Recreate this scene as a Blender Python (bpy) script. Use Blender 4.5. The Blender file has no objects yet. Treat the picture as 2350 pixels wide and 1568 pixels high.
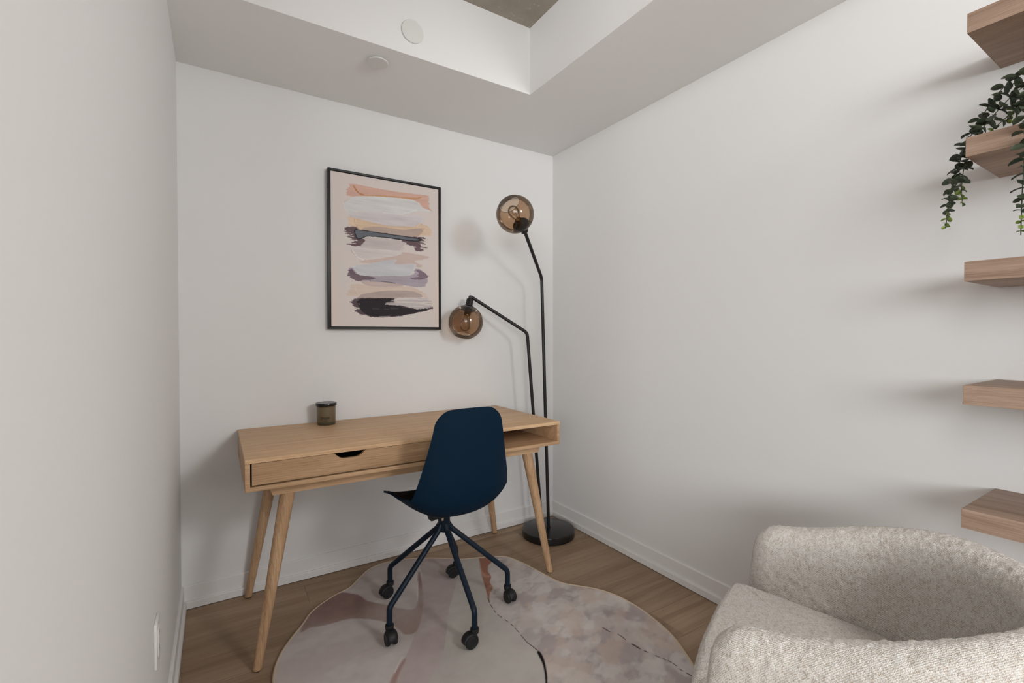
import bpy, bmesh, math, random
import numpy as np
from mathutils import Vector, Matrix
random.seed(7); rng = np.random.default_rng(7)
SC = bpy.context.scene; COL = SC.collection
def lin(c):
    c = np.asarray(c, float)/255.0
    return np.where(c <= .04045, c/12.92, ((c+.055)/1.055)**2.4)
def hx(r, g, b): return tuple(float(v) for v in lin((r, g, b)))+(1.0,)

# ------------------------------------------------------------------ camera, world, lights, exposure
cam = bpy.data.cameras.new('camera'); cam.sensor_width = 36; cam.lens = 1076.67/2350*36; cam.clip_start = .02
co = bpy.data.objects.new('camera', cam); COL.objects.link(co); SC.camera = co
YAW, PITCH, ROLL = .5620, -.0136, -.0010
g_ = Vector((math.sin(YAW)*math.cos(PITCH), math.cos(YAW)*math.cos(PITCH), math.sin(PITCH)))
r_ = g_.cross(Vector((0, 0, 1))).normalized(); u_ = r_.cross(g_)
R_ = math.cos(ROLL)*r_+math.sin(ROLL)*u_; U_ = -math.sin(ROLL)*r_+math.cos(ROLL)*u_
CAM = Vector((-1.9387, -2.5561, 1.2298))
co.matrix_world = Matrix(((R_.x, U_.x, -g_.x, CAM.x), (R_.y, U_.y, -g_.y, CAM.y), (R_.z, U_.z, -g_.z, CAM.z), (0, 0, 0, 1)))
SC.view_settings.view_transform = 'Standard'; SC.view_settings.look = 'None'
SC.view_settings.exposure = 0.0; SC.view_settings.gamma = 1.0; SC.view_settings.use_curve_mapping = False
W = bpy.data.worlds.new('world'); SC.world = W; W.use_nodes = True
W.node_tree.nodes['Background'].inputs[0].default_value = (1.0, .99, .98, 1); W.node_tree.nodes['Background'].inputs[1].default_value = 0.43
def area(name, loc, target, sx, sy, power, col=(1, .97, .93)):
    l = bpy.data.lights.new(name, 'AREA'); l.shape = 'RECTANGLE'; l.size = sx; l.size_y = sy; l.energy = power; l.color = col
    o = bpy.data.objects.new(name, l); COL.objects.link(o); o.location = loc
    o.rotation_euler = (Vector(target)-Vector(loc)).to_track_quat('-Z', 'Y').to_euler(); return o
area('window_daylight', (.5, -7.5, 2.3), (-1.2, 0, 1.2), 2.4, 1.6, 60.0, (1, .995, .99))
area('rear_daylight', (-5.0, -6.6, 2.0), (-.2, -.8, 1.5), 4.5, 1.5, 222.0, (.97, .985, 1))
area('added_steep_fill', (-0.34, -3.75, 2.40), (-1.2, 0, 1.0), .5, 1.0, 45.0, (.99, .995, 1))  # added unseen area light, steep enough for the desk to shade the wall
lp = bpy.data.lights.new('added_side_fill', 'POINT'); lp.energy = 44.0; lp.shadow_soft_size = .40; lp.color = (1, .995, .985)  # added unseen fill that lifts the ceiling recess, right wall and armchair
lo_ = bpy.data.objects.new('added_side_fill', lp); COL.objects.link(lo_); lo_.location = (-3.0, -3.2, 2.45)

# ------------------------------------------------------------------ helpers
def raw_obj(name, V, F, mat, parent=None, smooth=True):
    me = bpy.data.meshes.new(name)
    V = np.asarray(V, dtype=np.float32).reshape(-1, 3)
    me.from_pydata(V.tolist(), [], [tuple(int(i) for i in f) for f in F]) if not isinstance(F, np.ndarray) else fast(me, V, F)
    me.update()
    if smooth: me.polygons.foreach_set('use_smooth', np.ones(len(me.polygons), dtype=bool))
    if mat: me.materials.append(mat)
    o = bpy.data.objects.new(name, me); COL.objects.link(o)
    if parent: o.parent = parent
    return o
def fast(me, V, F):
    n = F.shape[1]
    me.vertices.add(len(V)); me.vertices.foreach_set('co', V.ravel())
    me.loops.add(F.size); me.loops.foreach_set('vertex_index', F.ravel().astype(np.int32))
    me.polygons.add(len(F)); me.polygons.foreach_set('loop_start', np.arange(0, F.size, n, dtype=np.int32))
    me.update(calc_edges=True)
def grid_faces(n, m, cu=False, cv=False):
    i = np.arange(n if cu else n-1); j = np.arange(m if cv else m-1)
    I, J = np.meshgrid(i, j, indexing='ij'); I2, J2 = (I+1) % n, (J+1) % m
    return np.stack([I*m+J, I2*m+J, I2*m+J2, I*m+J2], -1).reshape(-1, 4)
def empty(name, loc=(0, 0, 0), rz=0.0, label=None, cat=None, group=None):
    o = bpy.data.objects.new(name, None); COL.objects.link(o); o.location = loc; o.rotation_euler = (0, 0, rz)
    o.empty_display_size = .1
    if label: o['label'] = label
    if cat: o['category'] = cat
    if group: o['group'] = group
    return o
def bm_obj(name, bm, mat, parent=None, smooth=False):
    me = bpy.data.meshes.new(name); bmesh.ops.recalc_face_normals(bm, faces=bm.faces[:]); bm.to_mesh(me); bm.free()
    if smooth:
        me.polygons.foreach_set('use_smooth', np.ones(len(me.polygons), dtype=bool))
        try: me.set_sharp_from_angle(angle=math.radians(38))
        except Exception: pass
    if mat: me.materials.append(mat)
    o = bpy.data.objects.new(name, me); COL.objects.link(o)
    if parent: o.parent = parent
    return o
def add_box(bm, a, b, bev=0.0, seg=2):
    a, b = Vector(a), Vector(b)
    r = bmesh.ops.create_cube(bm, size=1.0); vs = r['verts']
    for v in vs: v.co = Vector(((v.co.x+.5)*(b.x-a.x)+a.x, (v.co.y+.5)*(b.y-a.y)+a.y, (v.co.z+.5)*(b.z-a.z)+a.z))
    if bev > 0:
        es = list({e for v in vs for e in v.link_edges})
        bmesh.ops.bevel(bm, geom=es, offset=bev, segments=seg, affect='EDGES', profile=.5)
def box(name, a, b, mat, parent=None, bev=.0015, seg=2):
    bm = bmesh.new(); add_box(bm, a, b, bev, seg); return bm_obj(name, bm, mat, parent, smooth=bev > 0)
def prism(name, pts, axis, lo, hi, mat, parent=None, bev=0.0):
    """polygon pts (2D) extruded along axis from lo to hi"""
    bm = bmesh.new()
    def P(p, t): return {'x': (t, p[0], p[1]), 'y': (p[0], t, p[1]), 'z': (p[0], p[1], t)}[axis]
    A = [bm.verts.new(P(p, lo)) for p in pts]; B = [bm.verts.new(P(p, hi)) for p in pts]
    n = len(pts)
    bm.faces.new(A); bm.faces.new(B[::-1])
    for i in range(n): bm.faces.new((A[i], B[i], B[(i+1) % n], A[(i+1) % n]))
    if bev > 0:
        bmesh.ops.bevel(bm, geom=[e for e in bm.edges if e.calc_face_angle(0) > .6], offset=bev, segments=2, affect='EDGES', profile=.5)
    return bm_obj(name, bm, mat, parent, smooth=bev > 0)
def fillet(pts, rad, n=8):
    pts = [Vector(p) for p in pts]; out = [pts[0]]
    for i in range(1, len(pts)-1):
        a, b, c = pts[i-1], pts[i], pts[i+1]; d1, d2 = (a-b).normalized(), (c-b).normalized()
        ang = d1.angle(d2); t = min(rad/math.tan(ang/2), (a-b).length*.45, (c-b).length*.45)
        p0, p1 = b+d1*t, b+d2*t
        for k in range(n+1):
            s = k/n; out.append((1-s)**2*p0+2*s*(1-s)*b+s*s*p1)
    out.append(pts[-1]); return out
def tube_data(path, rad, seg=16, cap=True):
    path = [Vector(p) for p in path]; n = len(path)
    rad = [rad]*n if not isinstance(rad, (list, tuple)) else rad
    T = [(path[min(i+1, n-1)]-path[max(i-1, 0)]).normalized() for i in range(n)]
    ref = Vector((0, 0, 1)) if abs(T[0].z) < .9 else Vector((1, 0, 0))
    N = T[0].cross(ref).normalized(); V = []
    for i in range(n):
        N = (N-T[i]*N.dot(T[i])).normalized(); B = T[i].cross(N)
        for k in range(seg):
            a = 2*math.pi*k/seg; V.append(path[i]+(N*math.cos(a)+B*math.sin(a))*rad[i])
    F = [tuple(f) for f in grid_faces(n, seg, cv=True)]
    if cap:
        F.append(tuple(range(seg))[::-1]); F.append(tuple(range((n-1)*seg, n*seg)))
    return V, F
def tube(name, path, rad, mat, parent=None, seg=16, cap=True):
    V, F = tube_data(path, rad, seg, cap)
    o = raw_obj(name, [tuple(v) for v in V], F, mat, parent)
    try: o.data.set_sharp_from_angle(angle=math.radians(45))
    except Exception: pass
    return o
def lathe_data(prof, seg=48, origin=(0, 0, 0), axis=(0, 0, 1)):
    q = Vector((0, 0, 1)).rotation_difference(Vector(axis).normalized()); O = Vector(origin)
    V = []
    for r, z in prof:
        for k in range(seg):
            a = 2*math.pi*k/seg; V.append(O+q @ Vector((r*math.cos(a), r*math.sin(a), z)))
    F = [tuple(f) for f in grid_faces(len(prof), seg, cv=True)]
    return V, F
def lathe(name, prof, mat, parent=None, seg=48, origin=(0, 0, 0), axis=(0, 0, 1), sharp=35):
    V, F = lathe_data(prof, seg, origin, axis)
    bm = bmesh.new(); vs = [bm.verts.new(v) for v in V]
    for f in F:
        bm.faces.new([vs[i] for i in f])
    bmesh.ops.remove_doubles(bm, verts=bm.verts[:], dist=1e-6)
    bmesh.ops.dissolve_degenerate(bm, edges=bm.edges[:], dist=1e-7)
    o = bm_obj(name, bm, mat, parent, smooth=True)
    try: o.data.set_sharp_from_angle(angle=math.radians(sharp))
    except Exception: pass
    return o
def struct(o):
    o['kind'] = 'structure'; return o

# ------------------------------------------------------------------ materials
def new_mat(name, col=(.8, .8, .8, 1), rough=.5, metal=0.0, spec=.5):
    m = bpy.data.materials.new(name); m.use_nodes = True; b = m.node_tree.nodes['Principled BSDF']
    b.inputs['Base Color'].default_value = col; b.inputs['Roughness'].default_value = rough; b.inputs['Metallic'].default_value = metal
    b.inputs['Specular IOR Level'].default_value = spec
    return m
class NT:
    def __init__(s, m): s.t = m.node_tree; s.b = s.t.nodes['Principled BSDF']
    def n(s, typ, **kw):
        d = s.t.nodes.new(typ)
        for k, v in kw.items(): setattr(d, k, v)
        return d
    def l(s, a, b): s.t.links.new(a, b)
    def coords(s, scale=(1, 1, 1), kind='Object', rnd=0.0):
        tc = s.n('ShaderNodeTexCoord'); mp = s.n('ShaderNodeMapping'); mp.inputs['Scale'].default_value = scale
        s.l(tc.outputs[kind], mp.inputs['Vector'])
        if rnd:
            oi = s.n('ShaderNodeObjectInfo'); mu = s.n('ShaderNodeMath', operation='MULTIPLY'); mu.inputs[1].default_value = rnd
            s.l(oi.outputs['Random'], mu.inputs[0]); s.l(mu.outputs[0], mp.inputs['Location'])
        return mp.outputs[0]
    def noise(s, vec, scale, detail=4, rough=.55, dist=0.0):
        d = s.n('ShaderNodeTexNoise'); d.inputs['Scale'].default_value = scale; d.inputs['Detail'].default_value = detail
        d.inputs['Roughness'].default_value = rough; d.inputs['Distortion'].default_value = dist; s.l(vec, d.inputs['Vector']); return d.outputs['Fac']
    def ramp(s, fac, stops):
        d = s.n('ShaderNodeValToRGB'); e = d.color_ramp.elements
        while len(e) < len(stops): e.new(.5)
        for i, (p, c) in enumerate(stops): e[i].position = p; e[i].color = c
        s.l(fac, d.inputs[0]); return d.outputs[0]
    def mix(s, fac, a, b, blend='MIX'):
        d = s.n('ShaderNodeMix', data_type='RGBA', blend_type=blend)
        if isinstance(fac, (int, float)): d.inputs[0].default_value = fac
        else: s.l(fac, d.inputs[0])
        for i, v in ((6, a), (7, b)):
            if isinstance(v, tuple): d.inputs[i].default_value = v
            else: s.l(v, d.inputs[i])
        return d.outputs[2]
    def bump(s, h, strength=.2, dist=.001):
        d = s.n('ShaderNodeBump'); d.inputs['Strength'].default_value = strength; d.inputs['Distance'].default_value = dist
        s.l(h, d.inputs['Height']); s.l(d.outputs[0], s.b.inputs['Normal'])
def paint_mat(name, col, rough=.75, bump=.06):
    m = new_mat(name, col, rough, spec=.25); t = NT(m); v = t.coords()
    f = t.noise(v, 1.3, 3); t.l(t.ramp(f, [(.3, tuple(c*.985 for c in col[:3])+(1,)), (.7, col)]), t.b.inputs['Base Color'])
    t.bump(t.noise(v, 260, 2), bump, .0006); return m
def wood_mat(name, dark, mid, light, axis='x', rough=.5, rnd=3.0, fine=1.0, rings=0.0, bump=.12, tint=0.0, pore=.55):
    m = new_mat(name, mid, rough, spec=.35); t = NT(m)
    i = 'xyz'.index(axis); lo = [1.0, 1.0, 1.0]; lo[i] = .06; fi = [1.0, 1.0, 1.0]; fi[i] = .022
    v = t.coords(tuple(lo), rnd=rnd); v2 = t.coords(tuple(fi), rnd=rnd)
    a = t.noise(v, 22*fine, 5, .6, .6)
    base = t.ramp(a, [(.30, dark), (.5, mid), (.72, light)])
    b = t.noise(v2, 330*fine, 3, .7)
    pores = t.ramp(b, [(.40, (.62, .58, .54, 1)), (.56, (1, 1, 1, 1))])
    col = t.mix(pore, base, pores, 'MULTIPLY')
    if rings:
        w = t.n('ShaderNodeTexWave', wave_type='RINGS', rings_direction=axis.upper()); w.inputs['Scale'].default_value = 5.0
        w.inputs['Distortion'].default_value = 5.0; w.inputs['Detail'].default_value = 3; w.inputs['Detail Scale'].default_value = 1.2
        sc = [9.0, 9.0, 9.0]; sc[i] = 1.1
        t.l(t.coords(tuple(sc), rnd=rnd), w.inputs['Vector'])
        line = t.ramp(w.outputs['Fac'], [(.0, (.70, .64, .58, 1)), (.22, (1, 1, 1, 1))])
        col = t.mix(rings, col, line, 'MULTIPLY')
    if tint:
        oi = t.n('ShaderNodeObjectInfo')
        tn = t.ramp(oi.outputs['Random'], [(0, (1-tint, 1-tint, 1-tint, 1)), (1, (1, 1, 1, 1))])
        col = t.mix(1.0, col, tn, 'MULTIPLY')
    t.l(col, t.b.inputs['Base Color']); t.bump(b, bump, .0006); return m
def attr_mat(name, rough, spec=.3, noise_scale=900, bump=.15, speck=0.0, dist=.0008):
    m = new_mat(name, (.8, .8, .8, 1), rough, spec=spec); t = NT(m)
    a = t.n('ShaderNodeAttribute'); a.attribute_name = 'Col'
    v = t.coords(); f = t.noise(v, noise_scale, 2)
    if speck:
        s = t.ramp(f, [(.3, (1-speck, 1-speck, 1-speck, 1)), (.7, (1, 1, 1, 1))])
        t.l(t.mix(1.0, a.outputs['Color'], s, 'MULTIPLY'), t.b.inputs['Base Color'])
    else: t.l(a.outputs['Color'], t.b.inputs['Base Color'])
    t.bump(f, bump, dist); return m

M_WALL = paint_mat('white_wall_paint', (.80, .795, .787, 1))
M_TRIM = paint_mat('white_trim_paint', (.82, .81, .80, 1), .45, .02)
M_BULK = paint_mat('white_bulkhead_paint', (0.860, 0.854, 0.848, 1))
M_PLATE = new_mat('white_plastic', (.78, .78, .76, 1), .4)
M_DGREY = new_mat('grey_slot', (.12, .115, .11, 1), .5)
M_GAP = new_mat('painted_shadow_line', (.05, .04, .03, 1), .8)
M_FLOOR = wood_mat('floor_oak', (.27, .178, .110, 1), (.37, .255, .165, 1), (.45, .325, .22, 1), 'x', .52, rnd=40, fine=.6, tint=.14, pore=.36)
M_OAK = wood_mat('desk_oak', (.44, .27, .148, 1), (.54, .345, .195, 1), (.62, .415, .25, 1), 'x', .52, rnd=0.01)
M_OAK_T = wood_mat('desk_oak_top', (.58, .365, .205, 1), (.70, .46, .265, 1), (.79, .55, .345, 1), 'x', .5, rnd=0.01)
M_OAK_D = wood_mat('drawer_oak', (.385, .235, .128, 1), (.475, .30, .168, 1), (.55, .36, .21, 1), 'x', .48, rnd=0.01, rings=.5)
M_OAK_Z = wood_mat('leg_oak', (.42, .255, .14, 1), (.53, .34, .195, 1), (.63, .43, .265, 1), 'z', .45, rnd=5, rings=.36)
M_SHELF = wood_mat('shelf_oak', (.315, .208, .150, 1), (.41, .285, .21, 1), (.49, .355, .27, 1), 'y', .55, rnd=3, fine=1.3)
M_BLACK = new_mat('black_metal', (.010, .010, .010, 1), .42, spec=.4)
M_BLACKG = new_mat('black_gloss', (.008, .008, .008, 1), .22, spec=.5)
M_BLACKP = new_mat('black_plastic', (.011, .011, .012, 1), .5, spec=.35)
M_NAVY = new_mat('navy_plastic', (.0016, .0135, .031, 1), .62, spec=.10)
M_NAVYM = new_mat('navy_metal', (.0012, .009, .021, 1), .45, spec=.3)
M_INNER = new_mat('black_inner', (.006, .006, .007, 1), .8, spec=.2)
M_NICKEL = new_mat('nickel', (.6, .55, .48, 1), .3, 1.0)
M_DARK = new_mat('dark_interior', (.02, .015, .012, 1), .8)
M_BRASS = new_mat('bulb_brass', (.45, .30, .14, 1), .35, 1.0)

def concrete():
    m = new_mat('concrete', (.2, .18, .15, 1), .85, spec=.2); t = NT(m); v = t.coords()
    a = t.noise(v, 3.2, 6, .6); b = t.noise(v, 26, 5, .7, .5)
    c = t.ramp(a, [(.3, (.34, .305, .258, 1)), (.7, (.47, .43, .37, 1))])
    s = t.ramp(b, [(.60, (1, 1, 1, 1)), (.68, (1.55, 1.55, 1.55, 1))]); k = t.ramp(t.noise(v, 70, 2), [(.20, (.7, .67, .65, 1)), (.30, (1, 1, 1, 1))])
    t.l(t.mix(1, t.mix(1, c, s, 'MULTIPLY'), k, 'MULTIPLY'), t.b.inputs['Base Color']); t.bump(b, .5, .004); return m
M_CONC = concrete()
def glass(name, tint, refl=.09, fk=.6):
    m = bpy.data.materials.new(name); m.use_nodes = True; T = m.node_tree; T.nodes.clear()
    o = T.nodes.new('ShaderNodeOutputMaterial'); tr = T.nodes.new('ShaderNodeBsdfTransparent'); gl = T.nodes.new('ShaderNodeBsdfGlossy')
    mx = T.nodes.new('ShaderNodeMixShader'); fr = T.nodes.new('ShaderNodeLayerWeight'); fr.inputs[0].default_value = .22
    ad = T.nodes.new('ShaderNodeMath'); ad.operation = 'MULTIPLY_ADD'; ad.inputs[1].default_value = .85; ad.inputs[2].default_value = refl*.35
    tr.inputs[0].default_value = tint; gl.inputs['Roughness'].default_value = .03
    T.links.new(fr.outputs['Fresnel'], ad.inputs[0]); T.links.new(ad.outputs[0], mx.inputs[0])
    T.links.new(tr.outputs[0], mx.inputs[1]); T.links.new(gl.outputs[0], mx.inputs[2]); T.links.new(mx.outputs[0], o.inputs[0]); return m
M_AMBER = glass('amber_glass', (.71, .565, .44, 1)); M_CLEAR = glass('clear_glass', (.95, .93, .90, 1), .06, .32)

# ------------------------------------------------------------------ room shell
H, RW = 2.44, 2.0807; A_, B_, DZ = .5933, .5918, .332; YE = -4.3
struct(box('wall_back', (-RW-.12, 0, -.1), (.12, .12, H+DZ+.12), M_WALL, bev=0))
struct(box('wall_right', (0, YE, -.1), (.12, 0, H+DZ+.12), M_WALL, bev=0))
struct(box('wall_left', (-RW-.12, -2.15, -.1), (-RW, 0, H+DZ+.12), M_WALL, bev=0))
struct(box('ceiling', (-5.2, -5.2, H+DZ), (0, 0, H+DZ+.12), M_CONC, bev=0))
bm = bmesh.new()
P = [(-RW, 0), (0, 0), (0, YE), (-A_, YE), (-A_, -B_), (-RW, -B_)]
lo = [bm.verts.new((x, y, H)) for x, y in P]; hi = [bm.verts.new((x, y, H+DZ)) for x, y in P]
bm.faces.new(lo); bm.faces.new(hi[::-1])
for i in range(6): bm.faces.new((lo[i], hi[i], hi[(i+1) % 6], lo[(i+1) % 6]))
bmesh.ops.recalc_face_normals(bm, faces=bm.faces[:])
es = [e for e in bm.edges if (e.verts[0].co-Vector((-A_, -B_, H))).length < 1e-4 and (e.verts[1].co.z < H+.01) or (e.verts[1].co-Vector((-A_, -B_, H))).length < 1e-4 and (e.verts[0].co.z < H+.01)]
bmesh.ops.bevel(bm, geom=es, offset=.003, segments=2, affect='EDGES', profile=.5)
struct(bm_obj('trim_1', bm, M_BULK, smooth=True))

fl = struct(box('floor', (-5.2, -5.2, -.1), (.12, .12, -.009), M_FLOOR, bev=0))
def plank_mesh(L, w):
    bm = bmesh.new(); e = .0007
    b = [bm.verts.new(p) for p in ((0, 0, -.009), (L, 0, -.009), (L, w, -.009), (0, w, -.009))]
    m_ = [bm.verts.new(p) for p in ((0, 0, -e), (L, 0, -e), (L, w, -e), (0, w, -e))]
    t = [bm.verts.new(p) for p in ((e, e, 0), (L-e, e, 0), (L-e, w-e, 0), (e, w-e, 0))]
    for A, B in ((b, m_), (m_, t)):
        for i in range(4): bm.faces.new((A[i], A[(i+1) % 4], B[(i+1) % 4], B[i]))
    bm.faces.new(t); bm.faces.new(b[::-1])
    me = bpy.data.meshes.new('plank'); bmesh.ops.recalc_face_normals(bm, faces=bm.faces[:]); bm.to_mesh(me); bm.free(); me.materials.append(M_FLOOR); return me
PW, PL = .1778, 1.22
joints = {0: -1.585, 6: -.325}
rows = int(math.ceil(-YE/PW))
off = 1.1421-6*PW      # row seam at y = -1.142
for k in range(-1, rows):
    y1 = min(0.0, -off-k*PW); y0 = max(YE, -off-(k+1)*PW)
    if y1-y0 < .01: continue
    jx = {0: -1.585, -1: -.93, 6: -.325, 1: -.85, 2: -1.2, 3: -1.05, 4: -.9, 5: -.95, 7: -1.0}.get(k, -(.3+.41*k % 1.2))
    xs = [-RW]; x = jx
    while x-PL > -RW+.03: x -= PL
    while x < -.03:
        if x > -RW+.03: xs.append(x)
        x += PL
    xs.append(0.0)
    for a, b in zip(xs[:-1], xs[1:]):
        o = bpy.data.objects.new('plank', plank_mesh(b-a-.0006, y1-y0-.0006)); COL.objects.link(o); o.parent = fl; o.location = (a+.0003, y0+.0003, 0)

def baseboard(name, ax, side):
    up = [(-.004, .002), (.0095, .002), (.0095, .1005), (.0055, .1045), (-.004, .1045)]
    sh = [(.006, .003), (.019, .003), (.019, .0325), (.0168, .036), (.006, .036)]
    gp = [(-.004, -.0005), (.017, -.0005), (.017, .004), (-.004, .004)]
    def mk(nm, prof, m, par):
        if ax == 'x': return prism(nm, [(-p[0], p[1]) for p in prof], 'x', -RW-.004, .004, m, par)
        s = -1 if side == 'right' else 1; x0 = 0 if side == 'right' else -RW
        return prism(nm, [(x0+s*p[0], p[1]*.992) for p in prof], 'y', YE if side == 'right' else -2.15, .004, m, par)
    b = struct(mk(name, up, M_TRIM, None)); mk('shoe_moulding', sh, M_TRIM, b); mk('painted_shadow_line', gp, M_GAP, b)  # dark strip under each board paints in the shadow line at the floor
baseboard('baseboard_back', 'x', 'back'); baseboard('baseboard_right', 'y', 'right'); baseboard('baseboard_left', 'y', 'left')

# ceiling cover plates
def cover(loc, axis, r, gap, label):
    t = empty('cover_plate', loc, label=label, cat='cover plate')
    ax = Vector(axis)
    lathe('disc', [(0, gap), (r-.003, gap), (r, gap+.002), (r, gap+.004), (r-.002, gap+.006), (0, gap+.0065)], M_PLATE, t, 56, (0, 0, 0), ax, 25)
    lathe('collar', [(0, 0), (r*.72, 0), (r*.72, gap+.001), (0, gap+.001)], M_PLATE, t, 40, (0, 0, 0), ax)
cover((-1.211, -B_, 2.543), (0, -1, 0), .049, .002, 'round white cover plate on the upright face of the ceiling recess')
cover((-1.327, -.478, H), (0, 0, -1), .045, .006, 'round white cover plate on the underside of the bulkhead')

# outlet on the left wall
t = empty('wall_outlet', (-RW, -1.03, .431), label='white electrical outlet plate low on the left wall', cat='outlet')
box('cover_plate', (0, -.036, -.058), (.007, .036, .058), M_PLATE, t, .002)
bm = bmesh.new(); add_box(bm, (.006, -.0175, -.034), (.0085, .0175, .034), .001); bm_obj('receptacle', bm, M_PLATE, t, True)
for z in (-.02, .02):
    for y in (-.006, .006): box('slot', (.0082, y-.0012, z-.004), (.0088, y+.0012, z+.004), M_DGREY, t, 0)
for z in (-.047, .047): lathe('screw', [(0, 0), (.003, 0), (.0025, .001), (0, .0012)], M_NICKEL, t, 14, (.007, 0, z), (1, 0, 0))

# ------------------------------------------------------------------ numpy fields
def hash_noise(nx, ny, cx, cy, seed, octaves=3, pers=.5):
    r = np.random.default_rng(seed); out = np.zeros((nx, ny)); amp = 1; tot = 0
    for o in range(octaves):
        gx, gy = max(2, int(cx*2**o)), max(2, int(cy*2**o)); G = r.random((gx+1, gy+1))
        x = np.linspace(0, gx-1e-6, nx); y = np.linspace(0, gy-1e-6, ny)
        xi, yi = x.astype(int), y.astype(int); fx, fy = x-xi, y-yi; fx, fy = fx*fx*(3-2*fx), fy*fy*(3-2*fy)
        a = G[np.ix_(xi, yi)]; b = G[np.ix_(xi+1, yi)]; c = G[np.ix_(xi, yi+1)]; d = G[np.ix_(xi+1, yi+1)]
        out += amp*((a*(1-fx)[:, None]+b*fx[:, None])*(1-fy)+(c*(1-fx)[:, None]+d*fx[:, None])*fy); tot += amp; amp *= pers
    return out/tot
def in_poly(X, Y, poly):
    ins = np.zeros(X.shape, bool); n = len(poly)
    for i in range(n):
        x1, y1 = poly[i]; x2, y2 = poly[(i+1) % n]
        if y1 == y2: continue
        c = (y1 > Y) != (y2 > Y); ins ^= c & (X < (x2-x1)*(Y-y1)/(y2-y1)+x1)
    return ins
def d_line(X, Y, pts):
    D = np.full(X.shape, 9.0)
    for (x1, y1), (x2, y2) in zip(pts[:-1], pts[1:]):
        dx, dy = x2-x1, y2-y1; L = dx*dx+dy*dy+1e-12
        t = np.clip(((X-x1)*dx+(Y-y1)*dy)/L, 0, 1); D = np.minimum(D, np.hypot(X-x1-t*dx, Y-y1-t*dy))
    return D
def set_col(o, rgb):
    a = o.data.color_attributes.new('Col', 'FLOAT_COLOR', 'POINT')
    rgba = np.ones((len(o.data.vertices), 4), np.float32); rgba[:, :3] = rgb.reshape(-1, 3); a.data.foreach_set('color', rgba.ravel())
def smooth1(pts, n, closed=True):
    """Catmull-Rom resample"""
    P = [np.array(p, float) for p in pts]; N = len(P); out = []
    for i in range(N if closed else N-1):
        p0, p1, p2, p3 = (P[(i-1) % N], P[i], P[(i+1) % N], P[(i+2) % N]) if closed else (P[max(i-1, 0)], P[i], P[i+1], P[min(i+2, N-1)])
        for k in range(12):
            t = k/12; out.append(.5*((2*p1)+(-p0+p2)*t+(2*p0-5*p1+4*p2-p3)*t*t+(-p0+3*p1-3*p2+p3)*t**3))
    if closed: out.append(out[0])
    else: out.append(P[-1])
    out = np.array(out); s = np.r_[0, np.cumsum(np.linalg.norm(np.diff(out, axis=0), axis=1))]
    q = np.linspace(0, s[-1], n+1)[:-1] if closed else np.linspace(0, s[-1], n)
    return np.stack([np.interp(q, s, out[:, k]) for k in range(out.shape[1])], 1)

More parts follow.
